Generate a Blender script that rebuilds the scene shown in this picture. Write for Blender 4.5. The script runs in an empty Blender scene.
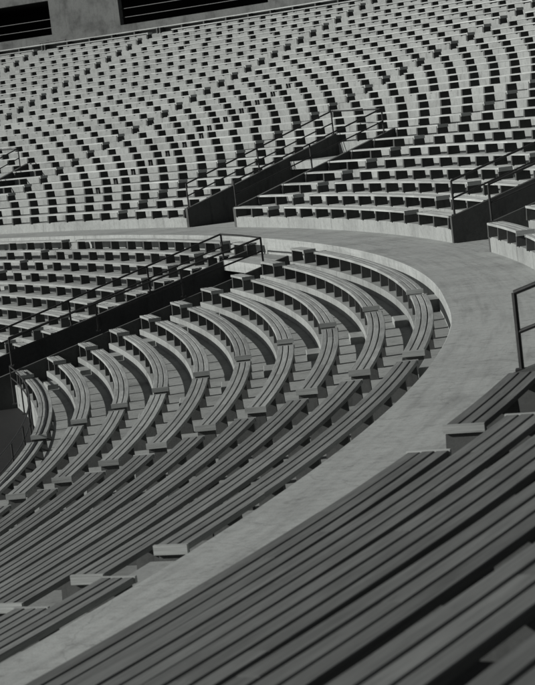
import bpy, math, random
from mathutils import Vector, Matrix
random.seed(7)
PI = math.pi
R = math.radians
S = bpy.context.scene
COL = S.collection

# ------------------------------------------------------------------ survey of the place (metres, bowl centre at origin)
R0 = 63.9745                 # inner edge of the cross walkway
W = 2.008                    # walkway width
HW, HU, PU = .340, .2714, .8933      # first upper tread height, riser height, row pitch
HS = .318                   # seat height above its tread
HL, PL = .2491, .8682        # lower bowl riser height, row pitch
Z0L = -.0918                 # top of the first lower seat
NUP, NLO = 31, 10
WU, WL = .365, .31           # seat depth upper / lower
OFU, OFL = -.035, .2222      # seat offset upper (from riser face) / lower (from walkway edge)

def pol(th, d, z=0.0):
    r = R0 + d
    return Vector((r*math.cos(R(th)), r*math.sin(R(th)), z))
def TU(j): return HW + j*HU
def TL(i): return Z0L - i*HL - .36

# ------------------------------------------------------------------ camera
CAM = Vector((67.3044, -28.4634, 3.696)); YAW, PITCH, ROLL = .1919, -.1111, .1171
FPX = math.exp(7.6385)
fwd = Vector((-math.sin(YAW)*math.cos(PITCH), math.cos(YAW)*math.cos(PITCH), math.sin(PITCH)))
rgt = Vector((math.cos(YAW), math.sin(YAW), 0)); up = rgt.cross(fwd)
r2 = rgt*math.cos(ROLL) - up*math.sin(ROLL); u2 = up*math.cos(ROLL) + rgt*math.sin(ROLL)
cd = bpy.data.cameras.new('camera'); cam = bpy.data.objects.new('camera', cd); COL.objects.link(cam)
m = Matrix((r2, u2, -fwd)).transposed().to_4x4(); m.translation = CAM
cam.matrix_world = m
cd.sensor_fit = 'HORIZONTAL'; cd.sensor_width = 36; cd.lens = FPX/535*36
cd.clip_start = .2; cd.clip_end = 2000
S.camera = cam
cd.dof.use_dof = True; cd.dof.focus_distance = 46; cd.dof.aperture_fstop = 8
def seen(pts, mx=.16, my=.12):
    """is any of these points inside the picture or a little outside it"""
    for p in pts:
        q = p - CAM; z = q.dot(fwd)
        if z < .5: continue
        u = FPX*q.dot(r2)/z/535; v = FPX*q.dot(u2)/z/685
        if abs(u) < .5+mx and abs(v) < .5+my: return True
    return False

# ------------------------------------------------------------------ materials
def mat(name): 
    m = bpy.data.materials.new(name); m.use_nodes = True
    nt = m.node_tree; b = nt.nodes['Principled BSDF']; return m, nt, b
def node(nt, t, **kw):
    n = nt.nodes.new(t)
    for k, v in kw.items():
        if k in n.inputs: n.inputs[k].default_value = v
        else: setattr(n, k, v)
    return n
def ramp(nt, src, stops):
    n = nt.nodes.new('ShaderNodeValToRGB'); e = n.color_ramp.elements
    e[0].position, e[1].position = stops[0][0], stops[-1][0]
    e[0].color = (*[stops[0][1]]*3, 1); e[1].color = (*[stops[-1][1]]*3, 1)
    for p, c in stops[1:-1]:
        x = e.new(p); x.color = (c, c, c, 1)
    nt.links.new(src, n.inputs[0]); return n.outputs[0]
def mul(nt, a, b):
    n = nt.nodes.new('ShaderNodeMix'); n.data_type = 'RGBA'; n.blend_type = 'MULTIPLY'; n.inputs[0].default_value = 1
    for s, i in ((a, 6), (b, 7)):
        if isinstance(s, tuple): n.inputs[i].default_value = (*s, 1)
        else: nt.links.new(s, n.inputs[i])
    return n.outputs[2]
TINT = (.955, 1.0, .965)
def g(v): return tuple(v*t for t in TINT)

def wood(name, base, rough=.75):
    m, nt, b = mat(name); L = nt.links.new
    uv = node(nt, 'ShaderNodeUVMap', uv_map='uv')
    mp = node(nt, 'ShaderNodeMapping'); mp.inputs['Scale'].default_value = (.9, 38, 1); L(uv.outputs[0], mp.inputs[0])
    grain = node(nt, 'ShaderNodeTexNoise', Scale=1.6, Detail=6, Roughness=.65); L(mp.outputs[0], grain.inputs['Vector'])
    mp2 = node(nt, 'ShaderNodeMapping'); mp2.inputs['Scale'].default_value = (.55, 4, 1); L(uv.outputs[0], mp2.inputs[0])
    blot = node(nt, 'ShaderNodeTexNoise', Scale=1.3, Detail=4, Roughness=.6); L(mp2.outputs[0], blot.inputs['Vector'])
    mp3 = node(nt, 'ShaderNodeMapping'); mp3.inputs['Scale'].default_value = (.03, 1.9, 1); L(uv.outputs[0], mp3.inputs[0])
    board = node(nt, 'ShaderNodeTexWhiteNoise', noise_dimensions='1D')
    at = node(nt, 'ShaderNodeAttribute', attribute_name='board'); L(at.outputs['Fac'], board.inputs['W'])
    c = mul(nt, ramp(nt, grain.outputs[0], [(.28, .62), (.72, 1.24)]), ramp(nt, blot.outputs[0], [(.3, .74), (.7, 1.16)]))
    c = mul(nt, c, ramp(nt, board.outputs[0], [(0, .86), (1, 1.12)]))
    oi = node(nt, 'ShaderNodeObjectInfo')
    c = mul(nt, c, ramp(nt, oi.outputs['Random'], [(0, .9), (1, 1.1)]))
    mp4 = node(nt, 'ShaderNodeMapping'); mp4.inputs['Scale'].default_value = (2.2, 26, 1); L(uv.outputs[0], mp4.inputs[0])
    chip = node(nt, 'ShaderNodeTexNoise', Scale=2.2, Detail=8, Roughness=.75); L(mp4.outputs[0], chip.inputs['Vector'])
    c = mul(nt, c, ramp(nt, chip.outputs[0], [(.34, .6), (.42, 1.0), (.64, 1.0), (.7, 1.18)]))
    L(mul(nt, c, g(base)), b.inputs['Base Color'])
    b.inputs['Roughness'].default_value = rough
    b.inputs['Specular IOR Level'].default_value = .3
    bp = node(nt, 'ShaderNodeBump', Strength=.35, Distance=.004); L(grain.outputs[0], bp.inputs['Height']); L(bp.outputs[0], b.inputs['Normal'])
    return m

def concrete(name, base, streak=0.0, stain=.35, scale=1.0, rough=.9):
    m, nt, b = mat(name); L = nt.links.new
    tc = node(nt, 'ShaderNodeNewGeometry')
    n1 = node(nt, 'ShaderNodeTexNoise', Scale=.55*scale, Detail=8, Roughness=.62); L(tc.outputs['Position'], n1.inputs['Vector'])
    n2 = node(nt, 'ShaderNodeTexNoise', Scale=9*scale, Detail=6, Roughness=.7); L(tc.outputs['Position'], n2.inputs['Vector'])
    n3 = node(nt, 'ShaderNodeTexNoise', Scale=70, Detail=3); L(tc.outputs['Position'], n3.inputs['Vector'])
    c = mul(nt, ramp(nt, n1.outputs[0], [(.3, 1-stain), (.5, 1.0), (.72, 1+stain*.35)]), ramp(nt, n2.outputs[0], [(.28, .80), (.5, 1.0), (.75, 1.1)]))
    c = mul(nt, c, ramp(nt, n3.outputs[0], [(.3, .88), (.7, 1.1)]))
    oi = node(nt, 'ShaderNodeObjectInfo')
    c = mul(nt, c, ramp(nt, oi.outputs['Random'], [(0, .92), (1, 1.08)]))
    mv = node(nt, 'ShaderNodeMapping'); mv.inputs['Scale'].default_value = (3, 3, .5); L(tc.outputs['Position'], mv.inputs[0])
    dr = node(nt, 'ShaderNodeTexNoise', Scale=1.4, Detail=7, Roughness=.7); L(mv.outputs[0], dr.inputs['Vector'])
    c = mul(nt, c, ramp(nt, dr.outputs[0], [(.33, .72), (.45, 1.0), (.8, 1.08)]))
    if streak:
        vo = node(nt, 'ShaderNodeTexVoronoi', feature='DISTANCE_TO_EDGE', Scale=.33)
        wv = node(nt, 'ShaderNodeVectorMath', operation='MULTIPLY_ADD'); wv.inputs[1].default_value = (1.1,)*3
        L(n1.outputs['Color'], wv.inputs[0]); L(tc.outputs['Position'], wv.inputs[2]); L(wv.outputs[0], vo.inputs['Vector'])
        c = mul(nt, c, ramp(nt, vo.outputs[0], [(0, .76), (.004, 1.0), (1, 1.0)]))
        uv = node(nt, 'ShaderNodeUVMap', uv_map='uv')
        mp = node(nt, 'ShaderNodeMapping'); mp.inputs['Scale'].default_value = (.35, 5.5, 1); L(uv.outputs[0], mp.inputs[0])
        s = node(nt, 'ShaderNodeTexNoise', Scale=1.1, Detail=6, Roughness=.62); L(mp.outputs[0], s.inputs['Vector'])
        c = mul(nt, c, ramp(nt, s.outputs[0], [(.28, 1-streak), (.5, 1.0), (.75, 1+streak*.4)]))
        mp = node(nt, 'ShaderNodeMapping'); mp.inputs['Scale'].default_value = (.42, .9, 1); L(uv.outputs[0], mp.inputs[0])
        s = node(nt, 'ShaderNodeTexNoise', Scale=.8, Detail=5, Roughness=.7); L(mp.outputs[0], s.inputs['Vector'])
        c = mul(nt, c, ramp(nt, s.outputs[0], [(.28, .74), (.4, 1.0), (.8, 1.05)]))
    L(mul(nt, c, g(base)), b.inputs['Base Color'])
    b.inputs['Roughness'].default_value = rough
    b.inputs['Specular IOR Level'].default_value = .25
    bp = node(nt, 'ShaderNodeBump', Strength=.4, Distance=.006); L(n2.outputs[0], bp.inputs['Height']); L(bp.outputs[0], b.inputs['Normal'])
    return m
def metal(name, base, rough=.5):
    m, nt, b = mat(name); L = nt.links.new
    tc = node(nt, 'ShaderNodeNewGeometry')
    n = node(nt, 'ShaderNodeTexNoise', Scale=14, Detail=5); L(tc.outputs['Position'], n.inputs['Vector'])
    L(mul(nt, ramp(nt, n.outputs[0], [(.3, .6), (.7, 1.3)]), g(base)), b.inputs['Base Color'])
    b.inputs['Roughness'].default_value = rough; b.inputs['Metallic'].default_value = .3
    return m
M_SEAT_FAR = wood('weathered_light_plank', .35)  # seat tones step darker toward the viewer, a vignette put into the colour
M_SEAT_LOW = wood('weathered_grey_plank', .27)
M_SEAT_MID = wood('vignetted_lower_plank', .175)  # same planks at lower left, vignette darkening put into the base tone
M_END = wood('sunlit_end_plank', .29)  # lighter than the near seats: brightness of sunlit board faces put into the colour
M_SEAT_NEAR = wood('vignetted_near_plank', .122)  # same planks nearest the viewer, darkest step of the painted vignette
M_LEG = concrete('leg_concrete', .06, stain=.25)  # base kept near black to deepen the shade on the leg sides
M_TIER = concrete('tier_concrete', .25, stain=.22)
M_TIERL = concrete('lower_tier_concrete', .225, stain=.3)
M_TIERN = concrete('shaded_near_tier_concrete', .05, stain=.35)  # near half of the upper tiers, shade and vignette painted into the concrete
M_TIERM = concrete('vignetted_lower_tier_concrete', .17, stain=.35)  # near part of the lower tiers, vignette darkening painted into the concrete
M_WALK = concrete('walkway_concrete', .285, streak=.24, stain=.22)
M_WALL = concrete('stairwell_concrete', .06, stain=.3)  # dark base deepens the shade on the trench walls
M_BACK = concrete('back_wall_concrete', .10, stain=.5, scale=1.6)
M_DARK = concrete('recess_shade', .006)  # near-black base stands in for the shade inside openings and tunnels
M_STEEL = metal('railing_steel', .02)
M_STEELG = metal('grey_rail_steel', .035)
M_GROUND = concrete('field_ground', .010, stain=.4)

# ------------------------------------------------------------------ mesh collecting
class MB:
    def __init__(s): s.v = []; s.f = []; s.uv = []; s.bd = []
    def face(s, idx, uv=None, bd=0.):
        s.f.append(idx); s.uv.append(uv or [(0, 0)]*len(idx)); s.bd.append(bd)
    def sweep(s, prof, ths, bd=0., caps=True):
        """closed profile [(d,z)...] swept round the bowl centre through the angles"""
        n = len(prof); b = len(s.v); ou = random.random()*50; ov = random.random()*50
        per = [0]
        for k in range(n):
            a, c = prof[k], prof[(k+1) % n]; per.append(per[-1] + math.hypot(a[0]-c[0], a[1]-c[1]))
        rr = R0 + prof[0][0]
        for t in ths:
            for d, z in prof: s.v.append(pol(t, d, z))
        for i in range(len(ths)-1):
            for k in range(n):
                k2 = (k+1) % n
                A = b+i*n+k; B = b+i*n+k2; Cc = b+(i+1)*n+k2; D = b+(i+1)*n+k
                u0, u1 = R(ths[i])*rr + ou, R(ths[i+1])*rr + ou
                s.face((A, B, Cc, D), [(u0, per[k]+ov), (u0, per[k+1]+ov), (u1, per[k+1]+ov), (u1, per[k]+ov)], bd)
        if caps:
            s.face(tuple(b+k for k in range(n))[::-1], [(p[0]+ou, p[1]+ov) for p in prof][::-1], bd)
            e = b+(len(ths)-1)*n
            s.face(tuple(e+k for k in range(n)), [(p[0]+ou, p[1]+ov) for p in prof], bd)
        return s
    def hexa(s, c, bd=0.):
        """8 corners: bottom ring then top ring"""
        b = len(s.v); s.v += [Vector(p) for p in c]; o = random.random()*30
        for q in ((3, 2, 1, 0), (4, 5, 6, 7), (0, 1, 5, 4), (1, 2, 6, 5), (2, 3, 7, 6), (3, 0, 4, 7)):
            p = [Vector(c[k]) for k in q]; l1 = (p[1]-p[0]).length; l2 = (p[2]-p[1]).length
            u = [(0, 0), (l1, 0), (l1, l2), (0, l2)] if l1 > l2 else [(0, 0), (0, l1), (l2, l1), (l2, 0)]
            s.face(tuple(b+k for k in q), [(x+o, y+o) for x, y in u], bd)
        return s
    def box(s, x0, x1, y0, y1, z0, z1, bd=0.):
        return s.hexa([(x0, y0, z0), (x1, y0, z0), (x1, y1, z0), (x0, y1, z0), (x0, y0, z1), (x1, y0, z1), (x1, y1, z1), (x0, y1, z1)], bd)
    def tube(s, pts, r=.025, n=8):
        pts = [Vector(p) for p in pts]; b = len(s.v)
        for i, p in enumerate(pts):
            t = (pts[min(i+1, len(pts)-1)] - pts[max(i-1, 0)]).normalized()
            a = t.cross(Vector((0, 0, 1)))
            if a.length < .05: a = t.cross(Vector((1, 0, 0)))
            a.normalize(); c = t.cross(a)
            for k in range(n):
                w = 2*PI*k/n; s.v.append(p + a*math.cos(w)*r + c*math.sin(w)*r)
        for i in range(len(pts)-1):
            for k in range(n):
                k2 = (k+1) % n; s.face((b+i*n+k, b+i*n+k2, b+(i+1)*n+k2, b+(i+1)*n+k))
        s.face(tuple(b+k for k in range(n))[::-1]); e = b+(len(pts)-1)*n; s.face(tuple(e+k for k in range(n)))
        return s
    def mesh(s, name, material, org=None):
        me = bpy.data.meshes.new(name); o = org or Vector((0, 0, 0))
        me.from_pydata([tuple(p-o) for p in s.v], [], s.f)
        ul = me.uv_layers.new(name='uv'); k = 0
        flat = [c for f in s.uv for p in f for c in p]; ul.data.foreach_set('uv', flat)
        a = me.attributes.new('board', 'FLOAT', 'FACE'); a.data.foreach_set('value', s.bd)
        me.materials.append(material); me.update()
        return me
    def build(s, name, material, parent=None, org=None):
        """one mesh object; its vertices were given in world space"""
        o = bpy.data.objects.new(name, s.mesh(name, material, org if org else (parent.location if parent else None)))
        COL.objects.link(o)
        if parent: o.parent = parent
        elif org: o.location = org
        return o
def tag(o, label, cat, group=None, kind=None):
    if label: o['label'] = label
    if cat: o['category'] = cat
    if group: o['group'] = group
    if kind: o['kind'] = kind
    return o
def thing(name, label, cat, loc, group=None):
    e = bpy.data.objects.new(name, None); e.empty_display_size = .2; COL.objects.link(e); e.location = loc
    return tag(e, label, cat, group)
def structure(name, mb, material):
    o = mb.build(name, material); o['kind'] = 'structure'; return o
def angles(a, b, step=.5):
    n = max(1, math.ceil((b-a)/step)); return [a+(b-a)*k/n for k in range(n+1)]

# ------------------------------------------------------------------ ground and walkway
gm = MB()
n = 96; b0 = 0
for k in range(n): gm.v.append(Vector((900*math.cos(2*PI*k/n), 900*math.sin(2*PI*k/n), -3.3)))
gm.face(tuple(range(n)))
structure('ground', gm, M_GROUND)
TH0, TH1 = -42, 84
wm = MB(); wm.sweep([(0, -.9), (W+.05, -.9), (W+.05, 0), (.012, 0), (0, -.012)], angles(TH0, TH1, .4))
for p in wm.v:        # the cut edge strays outward along the near side
    r = math.hypot(p.x, p.y); t = math.degrees(math.atan2(p.y, p.x))
    if r < R0 + .3:
        k = min(1, max(0, (8-t)/5)); q = .1*k*k*(3-2*k); p.x *= (r+q)/r; p.y *= (r+q)/r
structure('walkway', wm, M_WALK)

# ------------------------------------------------------------------ openings
VOM_UP = [(-5.7, -1.9), (15.5, 18.8), (35.52, 38.65), (56.1, 59.3)]     # stairwell trenches in the upper stand
NCUT = 7                                                                # rows the trenches cut
VOM_LO = (25.2, 28.75)
def subtract(a, b, cuts):
    segs = [(a, b)]
    for c0, c1 in cuts:
        out = []
        for s0, s1 in segs:
            if c1 <= s0 or c0 >= s1: out.append((s0, s1)); continue
            if c0 > s0: out.append((s0, c0))
            if c1 < s1: out.append((c1, s1))
        segs = out
    return segs
WT = .14   # degrees a trench wall takes

# ------------------------------------------------------------------ stands
ut = thing('upper_stand', 'curved bank of pale concrete steps rising outside the walkway', 'grandstand', pol(40, W, 0))
for j in range(NUP):
    mb = MB(); d0, d1, z = W + j*PU, W + (j+1)*PU + .05, TU(j)
    cuts = [(a-WT, b+WT) for a, b in VOM_UP] if j < NCUT else []
    if j == NUP-1: d1 += 12
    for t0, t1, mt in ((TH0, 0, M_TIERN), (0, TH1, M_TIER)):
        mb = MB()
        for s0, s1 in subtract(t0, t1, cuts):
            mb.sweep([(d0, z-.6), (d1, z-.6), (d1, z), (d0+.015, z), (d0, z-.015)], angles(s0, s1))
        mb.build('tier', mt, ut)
lt = thing('lower_stand', 'curved bank of concrete steps falling away inside the walkway', 'grandstand', pol(10, -1, -1))
def DL(i): return -(OFL + WL + .06 + i*PL)        # inner edge of lower tread i
for i in range(NLO):
    mb = MB(); d1 = .2 if i == 0 else DL(i-1) + .05; d0 = DL(i); z = TL(i)
    cuts = [(VOM_LO[0]-.16, VOM_LO[1]+.16)] if i > 0 else []
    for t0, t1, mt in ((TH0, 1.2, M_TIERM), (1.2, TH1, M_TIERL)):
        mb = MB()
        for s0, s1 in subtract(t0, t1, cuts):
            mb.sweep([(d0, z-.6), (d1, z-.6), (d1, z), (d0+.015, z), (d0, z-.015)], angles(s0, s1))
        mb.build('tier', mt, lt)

# ------------------------------------------------------------------ benches
def leg_mesh(name, depth, h, t, material):
    mb = MB(); x0, x1 = -depth/2, depth/2
    mb.hexa([(x0-.015, -t/2-.008, 0), (x1+.015, -t/2-.008, 0), (x1+.015, t/2+.008, 0), (x0-.015, t/2+.008, 0),
             (x0, -t/2, h), (x1, -t/2, h), (x1, t/2, h), (x0, t/2, h)])
    return mb.mesh(name, material)
TB, TBU = .055, .05
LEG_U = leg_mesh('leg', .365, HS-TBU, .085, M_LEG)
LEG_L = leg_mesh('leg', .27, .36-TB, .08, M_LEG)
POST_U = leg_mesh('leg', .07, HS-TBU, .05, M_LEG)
leg_proto = {}
for key, me in (('u', LEG_U), ('l', LEG_L)): leg_proto[key] = me
def bench(th0, th1, dseat, width, ztop, seat_h, leg_key, seat_mat, label, group, ends=(True, True), spacing=1.15, extra=(), drop=.115, end_mat=None):
    tm = (th0+th1)/2
    base = pol(tm, dseat+width/2, ztop-seat_h)
    root = thing('plank_bench', label, 'bench', base, group)
    r = R0 + dseat; TB = TBU if leg_key == 'u' else .055
    spacing = math.degrees(spacing/r)
    eb = math.degrees(.042/r)
    a0, a1 = th0 + (eb if ends[0] else 0), th1 - (eb if ends[1] else 0)
    mb = MB(); nb = 3; gap = .017; bw = (width - gap*(nb-1))/nb; ch = .006
    jl = math.degrees(4.3/r)
    for k in range(nb):
        t = a0; first = True
        while t < a1 - 1e-6:
            ln = jl*(random.uniform(.3, 1) if first else random.uniform(.85, 1.1)); first = False
            e = min(a1, t+ln)
            if a1 - e < jl*.2: e = a1
            dz = random.uniform(-.002, .002); dd = random.uniform(-.002, .002)
            x0 = dseat + k*(bw+gap) + dd; x1 = x0 + bw; zt = ztop + dz
            g2 = math.degrees(.002/r)
            mb.sweep([(x0, zt-TB), (x1, zt-TB), (x1, zt-ch), (x1-ch, zt), (x0+ch, zt), (x0, zt-ch)],
                     angles(t+(g2 if t > a0 else 0), e-(g2 if e < a1 else 0), .55), bd=random.random()*100)
            t = e
    mb.build('seat', seat_mat, root)
    for on, te, s in ((ends[0], th0, 1), (ends[1], th1, -1)):
        if not on: continue
        mb = MB(); tb = te + s*eb*.97
        lo, hi = min(te, tb), max(te, tb)
        p = []
        for z in (ztop-(TB+.001 if s < 0 else drop), ztop+.006):
            p += [pol(lo, dseat-.012, z), pol(lo, dseat+width+.012, z), pol(hi, dseat+width+.012, z), pol(hi, dseat-.012, z)]
        mb.hexa(p, bd=random.random()*100)
        mb.build('end_board', end_mat or M_END, root)
    n = max(1, round((th1-th0 - .3)/spacing))
    ins = math.degrees(.085/r)
    L = [(th0+ins + (th1-th0-2*ins)*k/n, leg_proto[leg_key]) for k in range(n+1)]
    if extra:                                        # the pair of thin posts at the joint of two seat lengths
        k = min(range(n), key=lambda q: abs((L[q][0]+L[q+1][0])/2 - extra[0])); c = (L[k][0]+L[k+1][0])/2
        L += [(c-.06, POST_U), (c+.06, POST_U)]
    for t, me in L:
        o = bpy.data.objects.new('leg', me); COL.objects.link(o)
        o.location = pol(t, dseat+width/2, ztop-seat_h) - base
        o.rotation_euler = (0, 0, R(t)); o.parent = root
    return root

ORD = ('first second third fourth fifth sixth seventh eighth ninth tenth eleventh twelfth thirteenth fourteenth fifteenth sixteenth '
       'seventeenth eighteenth nineteenth twentieth twenty-first twenty-second twenty-third twenty-fourth twenty-fifth twenty-sixth '
       'twenty-seventh twenty-eighth twenty-ninth thirtieth thirty-first').split()
# upper stand: (start angle, end angle, first row, last row, words, end boards)
AIS = [-8.55, 1.8, 12.2, 22.65, 32.95, 43.2, 53.5, 63.3, 73.6]
G = 1.05
UP = [
 (-19.2, AIS[0]-G, 0, 9, 'in the dark block nearest the viewer', (1, 1)),
 (AIS[0], -5.7-WT, 0, NCUT-1, 'beside the tall handrail at right edge', (1, 0)),
 (-1.9+WT, AIS[1]-G, 0, NCUT-1, 'beyond the near stairwell', (0, 1)),
 (AIS[1], AIS[2]-G, 0, 12, 'in the block curving out at right', (1, 1)),
 (AIS[2], 15.5-WT, 0, NCUT-1, 'right of the right-hand stairwell', (1, 0)),
 (18.8+WT, AIS[3]-G, 0, NCUT-1, 'just left of the right-hand stairwell', (0, 1)),
 (AIS[2], AIS[3]-G, NCUT, 30, 'in the block above the right-hand stairwell', (1, 1)),
 (AIS[3], AIS[4]-G, 0, 30, 'in the far block between the two stairwells', (1, 1)),
 (AIS[4], 35.52-WT, 0, NCUT-1, 'butting the right side of the middle stairwell', (1, 0)),
 (38.65+WT, AIS[5]-G, 0, NCUT-1, 'butting the left side of the middle stairwell', (0, 1)),
 (AIS[4], AIS[5]-G, NCUT, 30, 'in the block above the middle stairwell', (1, 1)),
 (AIS[5], AIS[6]-G, 0, 30, 'in the whole block left of the middle stairwell', (1, 1)),
 (AIS[6], 56.1-WT, 0, NCUT-1, 'right of the stairwell at the left edge', (1, 0)),
 (59.3+WT, AIS[7]-G, 0, NCUT-1, 'left of the stairwell at the left edge', (0, 1)),
 (AIS[6], AIS[7]-G, NCUT, 30, 'in the block above the left-edge stairwell', (1, 1)),
 (AIS[7], 68.4-G, 0, 30, 'in the block under the dark wall openings', (1, 1)),
 (68.4, AIS[8]-G, 0, 30, 'in the block at the top left corner', (1, 1)),
]
count = 0
for a, b, j0, j1, words, ends in UP:
    for j in range(j0, j1+1):
        d = W + OFU + j*PU; z = TU(j) + HS
        if j == 30: b = b + G - .02; ends = (0, 0)
        if not seen([pol(t, d, z) for t in angles(a, b, .4)]): continue
        near = a < 0
        ex = (48.5,) if (AIS[5] == a and 3 <= j <= 15) else ()
        top = ' topmost' if j == 30 else ''
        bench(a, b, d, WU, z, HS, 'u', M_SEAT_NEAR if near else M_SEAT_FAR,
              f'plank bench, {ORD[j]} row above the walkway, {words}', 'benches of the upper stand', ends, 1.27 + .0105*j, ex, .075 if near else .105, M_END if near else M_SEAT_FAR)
        count += 1
# lower bowl
def E1(i): return 10.4 + .21*i
def E2(i): return 1.75 + .27*i
for i in range(NLO):
    d = -(OFL + i*PL) - WL; z = Z0L - i*HL
    LO = [(-20.5, -10.56, 'in the block at the bottom left corner', (1, 1)),
          (-9.56, E2(i)-.95, 'in the straight-looking block across the lower left', (1, 1)),
          (E2(i), E1(i)-.95, 'in the short block between the two gaps', (1, 1)),
          (E1(i), 22.75, 'in the curving block right of the sunken stairs', (1, 1)),
          (23.75, VOM_LO[0]-.16, 'a short stub against the sunken stair wall', (1, 0)),
          (VOM_LO[1]+.16, 30.1, 'a short stub left of the sunken stairs', (0, 1)),
          (31.1, 42.1, 'in the far block left of the sunken stairs', (1, 1)),
          (43.1, 53, 'in the farthest block at the left edge', (1, 1))]
    for a, b, words, ends in LO:
        if not seen([pol(t, d, z) for t in angles(a, b, .3)]): continue
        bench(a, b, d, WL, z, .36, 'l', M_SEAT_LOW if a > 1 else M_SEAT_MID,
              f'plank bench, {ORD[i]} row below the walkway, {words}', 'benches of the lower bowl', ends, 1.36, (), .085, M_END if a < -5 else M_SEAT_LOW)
        count += 1

for i in range(NLO):          # half-height steps in the aisle gaps of the lower stand
    for e in (-9.56, E2(i), E1(i), 23.75, 31.1, 43.1):
        d1 = .04 if i == 0 else DL(i-1) - .004
        d0 = DL(0) + .02 if (i == 0 and e < 0) else d1 - .27
        z = -.22 if i == 0 else TL(i) + HL*.5
        if not seen([pol(e-.5, d0, z)]): continue
        mb = MB(); mb.sweep([(d0, TL(i)-.05), (d1, TL(i)-.05), (d1, z), (d0+.012, z), (d0, z-.012)], angles(e-.93, e-.05))
        mb.build('aisle_step', M_TIERL, lt)

# ------------------------------------------------------------------ stairwells of the upper stand
def upper_stairwell(a, b, label):
    tm = (a+b)/2; root = thing('stairwell', label, 'stairwell', pol(tm, W, 0), 'stairwells of the upper stand')
    de = W + NCUT*PU
    def top(d): return .64 + .309*(d-W)
    for t0, t1 in ((a-WT, a), (b, b+WT)):
        mb = MB()
        ds = [W-.004, W+.02, de-.002, 16]
        prof = [(ds[0], -.05), (de-.002, -.05), (de-.002, top(de)), (ds[0], top(W))]
        p = []
        for d, z in prof: pass
        mb.hexa([pol(t0, W-.004, -.05), pol(t0, de-.003, -.05), pol(t1, de-.003, -.05), pol(t1, W-.004, -.05),
                 pol(t0, W-.004, top(W)), pol(t0, de-.003, top(de)), pol(t1, de-.003, top(de)), pol(t1, W-.004, top(W))])
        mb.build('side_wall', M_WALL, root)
        mb = MB()
        mb.hexa([pol(t0, de+.06, -.05), pol(t0, 16, -.05), pol(t1, 16, -.05), pol(t1, de+.06, -.05),
                 pol(t0, de+.06, 1.58), pol(t0, 16, 1.58), pol(t1, 16, 1.58), pol(t1, de+.06, 1.58)])
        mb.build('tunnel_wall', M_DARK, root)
    mb = MB(); mb.sweep([(6.2, 1.5), (de-.004, 1.5), (de-.004, 1.78), (6.2, 1.78)], angles(a+.004, b-.004)); mb.build('roof_slab', M_TIER, root)
    mb = MB(); mb.sweep([(W+.06, -.4), (16, -.4), (16, -.006), (W+.06, -.006)], angles(a+.004, b-.004)); mb.build('floor', M_WALK, root)
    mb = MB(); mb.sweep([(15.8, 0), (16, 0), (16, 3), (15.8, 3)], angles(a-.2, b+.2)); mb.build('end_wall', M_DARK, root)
    mb = MB(); mb.sweep([(de+.06, 1.5), (16, 1.5), (16, 1.57), (de+.06, 1.57)], angles(a-.2, b+.2)); mb.build('tunnel_roof', M_DARK, root)
    return root
def railing(label, line, foot, posts, mid=True, top_h=.85, r=.028, group='stairwell handrails'):
    """line: points of the top rail; foot: for each post (point on rail, height down)"""
    root = thing('handrail', label, 'handrail', posts[0][0] - Vector((0, 0, posts[0][1])), group)
    MB().tube(line, r).build('top_rail', M_STEEL, root)
    if mid: MB().tube([p - Vector((0, 0, mid if isinstance(mid, float) else .42)) for p in line], r*.85).build('mid_rail', M_STEEL, root)
    for p, h in posts:
        po = MB().tube([p, p - Vector((0, 0, h))], r).build('post', M_STEEL, root)
        q = p - Vector((0, 0, h)); e = r*2.3
        MB().box(q.x-e, q.x+e, q.y-e, q.y+e, q.z, q.z+.035).build('base_plate', M_STEEL, po, root.location.copy())
    return root
SW = ['near stairwell opening at the right edge of the frame', 'deep dark stairwell opening at right, below the far stand',
      'wide dark stairwell trench at centre of the far stand', 'partly seen stairwell trench at the left edge of far stand']
RN = [('dark handrail post rising from the near benches at right edge', 'dark handrail on the far side of the near stairwell'),
      ('handrail right of the right-hand stairwell', 'handrail left of the right-hand stairwell'),
      ('handrail on the right wall of the middle stairwell', 'handrail on left wall of middle stairwell, joined by a cross bar'),
      ('handrail on the right wall of the left-edge stairwell', 'handrail on the left wall of the left-edge stairwell')]
for k, (a, b) in enumerate(VOM_UP):
    upper_stairwell(a, b, SW[k])
    def tz(d): return .64 + .309*(d-W)
    for s, th in ((0, a-WT/2), (1, b+WT/2)):
        d0, d1 = W+.1, (8.15 if s else 7.85)
        line = [pol(th, d, tz(d)+.82) for d in (d0, (d0+d1)/2, d1)]
        if not seen(line + [pol(th, d0, 0)], .3, .3): continue
        posts = [(pol(th, d, tz(d)+.82), .84) for d in (d0, d0+2.9, d1)]
        rl = railing(RN[k][s], line, None, posts)
        if s == 1:
            c0, c1 = pol(b+WT/2, 8.15, tz(8.15)+.82), pol(a-WT/2, 7.87, tz(7.87)+.80)
            MB().tube([c0, (c0+c1)/2, c1], .026).build('cross_rail', M_STEEL, rl)

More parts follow.
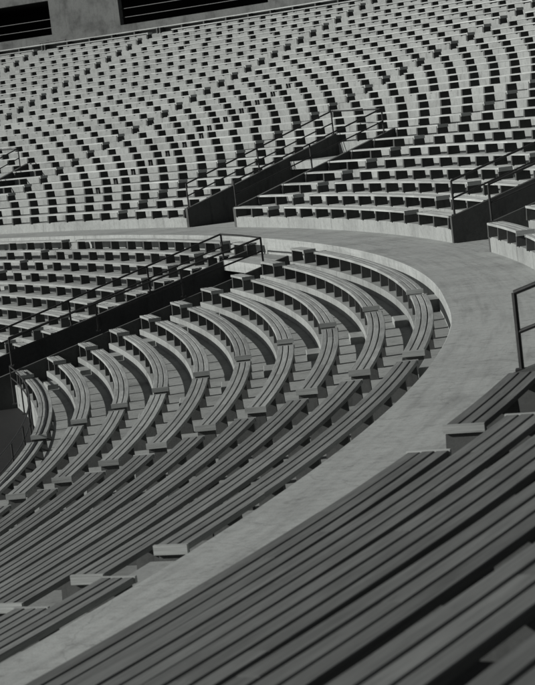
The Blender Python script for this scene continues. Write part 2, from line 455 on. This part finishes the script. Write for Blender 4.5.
# ------------------------------------------------------------------ sunken stairs of the lower bowl
a, b = VOM_LO
root = thing('sunken_stairwell', 'dark sunken stair trench descending through the lower bowl at left', 'stairwell', pol((a+b)/2, -1.35, -.45))
def lz(d): return -.13 + .264*d
for t0, t1 in ((a-.16, a), (b, b+.16)):
    mb = MB(); e0, e1 = DL(0)-.004, -9.0
    mb.hexa([pol(t0, e1, -3.4), pol(t0, e0, -3.4), pol(t1, e0, -3.4), pol(t1, e1, -3.4), pol(t0, e1, lz(e1)), pol(t0, e0, lz(e0)), pol(t1, e0, lz(e0)), pol(t1, e1, lz(e1))])
    mb.build('side_wall', M_WALL, root)
mb = MB()
mb.sweep([(-1.35, TL(0)-.3), (DL(0)-.004, TL(0)-.3), (DL(0)-.004, TL(0)-.004), (-1.35, TL(0)-.004)], angles(a+.004, b-.004)); mb.build('landing', M_WALK, root)
for t0, t1 in ((a-.16, a), (b, b+.16)):
    mb = MB(); mb.hexa([pol(t0, DL(0)+.06, -3.4), pol(t0, 5, -3.4), pol(t1, 5, -3.4), pol(t1, DL(0)+.06, -3.4),
        pol(t0, DL(0)+.06, -1.07), pol(t0, 5, -1.07), pol(t1, 5, -1.07), pol(t1, DL(0)+.06, -1.07)]); mb.build('tunnel_wall', M_DARK, root)
mb = MB(); mb.sweep([(4.8, -3.4), (5, -3.4), (5, -.95), (4.8, -.95)], angles(a-.2, b+.2)); mb.build('end_wall', M_DARK, root)
mb = MB(); mb.sweep([(DL(0)-.3, -1.2), (5, -1.2), (5, -1.1), (DL(0)-.3, -1.1)], angles(a+.01, b-.01)); mb.build('tunnel_roof', M_DARK, root)
ra, rb = a-.08, b+.08
def rz(d): return .29 + .245*(d+1.3)
def rzl(d): return .29 + .272*(d+1.3)
lr = railing('two-bar handrail on right wall of the sunken stairs', [pol(ra, d, rz(d)) for d in (-1.3, -4, -8.4)], None,
             [(pol(ra, d, rz(d)), .75) for d in (-1.3, -3.6, -6, -8.4)], mid=.36)
l2 = railing('two-bar handrail on left wall of the sunken stairs', [pol(rb, d, rzl(d)) for d in (-1.3, -4, -8.4)], None,
             [(pol(rb, d, rzl(d)), .75) for d in (-1.3, -3.6, -6, -8.4)], mid=.36)
MB().tube([pol(ra, -1.3, .29), pol((ra+rb)/2, -1.3, .30), pol(rb, -1.3, .29)], .024).build('cross_rail', M_STEEL, l2)

di = DL(NLO-1) - .12
railing('low curved handrail along the innermost row of the lower bowl', [pol(x, di, TL(NLO-1)+.55) for x in angles(-4, 24.6, 1.2)], None,
        [(pol(x, di, TL(NLO-1)+.55), 1.0) for x in angles(-4, 24.6, 2.4)], mid=.3, r=.02, group=None)

# ------------------------------------------------------------------ top of the far stand
dk = W + 30*PU + OFU + WU + .03
mb = MB(); zt = TU(30) + HS - .06
mb.sweep([(dk, TU(30)-.05), (dk+.12, TU(30)-.05), (dk+.12, zt), (dk, zt)], angles(20, TH1))
tag(mb.build('rim_wall', M_BACK), 'low dark wall behind the topmost bench of the far stand', 'wall')
DB = 33.0
bw = thing('back_wall', 'stained concrete wall with dark openings behind the top row', 'wall', pol(68, DB, TU(30)))
def wallpiece(t0, t1, z0, z1):
    mb = MB(); mb.sweep([(DB, z0), (DB+.35, z0), (DB+.35, z1), (DB, z1)], angles(t0, t1)); return mb
ZB, ZT = TU(30)-.02, 13.5
OPN = [(69.85, 74.5, 9.5, 11.5), (60.6, 66.9, 9.45, 12.2)]
t = 55
mb = MB()
for o0, o1, z0, z1 in sorted(OPN):
    mb.v; 
    for q in ((t, o0, ZB, ZT), (o0, o1, ZB, z0), (o0, o1, z1, ZT)):
        w_ = wallpiece(*q); bb = len(mb.v); mb.v += w_.v
        for f, u, d in zip(w_.f, w_.uv, w_.bd): mb.face(tuple(x+bb for x in f), u, d)
    t = o1
w_ = wallpiece(t, TH1, ZB, ZT); bb = len(mb.v); mb.v += w_.v
for f, u, d in zip(w_.f, w_.uv, w_.bd): mb.face(tuple(x+bb for x in f), u, d)
mb.build('wall_face', M_BACK, bw)
for o0, o1, z0, z1 in OPN:
    mb = MB(); mb.sweep([(DB+7, z0-.9), (DB+7.2, z0-.9), (DB+7.2, z1+.5), (DB+7, z1+.5)], angles(o0-3, o1+3)); rec = mb.build('recess', M_DARK, bw)
    mb = MB(); mb.sweep([(DB+.4, z1+.02), (DB+7.2, z1+.02), (DB+7.2, z1+.2), (DB+.4, z1+.2)], angles(o0-9, min(TH1, o1+9))); mb.build('shading_lintel', M_DARK, bw)  # unseen slab, run well past the opening to keep sun off the recess
    for k in range(2):
        z = z0 + .42 + .5*k
        MB().tube([pol(x, DB+.25, z) for x in angles(o0, o1, 1)], .022).build('guard_rail', M_STEELG, bw)
hr = railing('small pipe rail on the concrete wall beside dark opening', [pol(x, DB-.25, 9.1) for x in (69.2, 69.7, 70.3)], None, [(pol(70.3, DB-.25, 9.1), .6), (pol(69.2, DB-.25, 9.1), .6)], mid=False, group=None)

# ------------------------------------------------------------------ light
w = bpy.data.worlds.new('World'); S.world = w; w.use_nodes = True
nt = w.node_tree; bg = nt.nodes['Background']
AZ, EL = 201.0, 26.5
sky = nt.nodes.new('ShaderNodeTexSky'); sky.sky_type = 'NISHITA'; sky.sun_disc = False
sky.air_density = .6; sky.dust_density = .5
sky.sun_elevation = R(EL); sky.sun_rotation = R(90-AZ) % (2*PI)
hs = nt.nodes.new('ShaderNodeHueSaturation'); hs.inputs['Saturation'].default_value = .12
nt.links.new(sky.outputs[0], hs.inputs['Color']); nt.links.new(hs.outputs[0], bg.inputs[0])
bg.inputs[1].default_value = .05
sd = bpy.data.lights.new('sun', 'SUN'); sd.energy = 5.0; sd.angle = R(.5); sd.color = (1, .99, .965)
so = bpy.data.objects.new('sun', sd); COL.objects.link(so)
tr = Vector((-math.cos(R(AZ))*math.cos(R(EL)), -math.sin(R(AZ))*math.cos(R(EL)), -math.sin(R(EL))))
so.rotation_euler = tr.to_track_quat('-Z', 'Y').to_euler(); so.location = (0, 0, 60)
vs = S.view_settings
vs.view_transform = 'Standard'; vs.look = 'None'; vs.exposure = 0; vs.gamma = 1; vs.use_curve_mapping = False
print('benches', count, 'objects', len(bpy.data.objects))
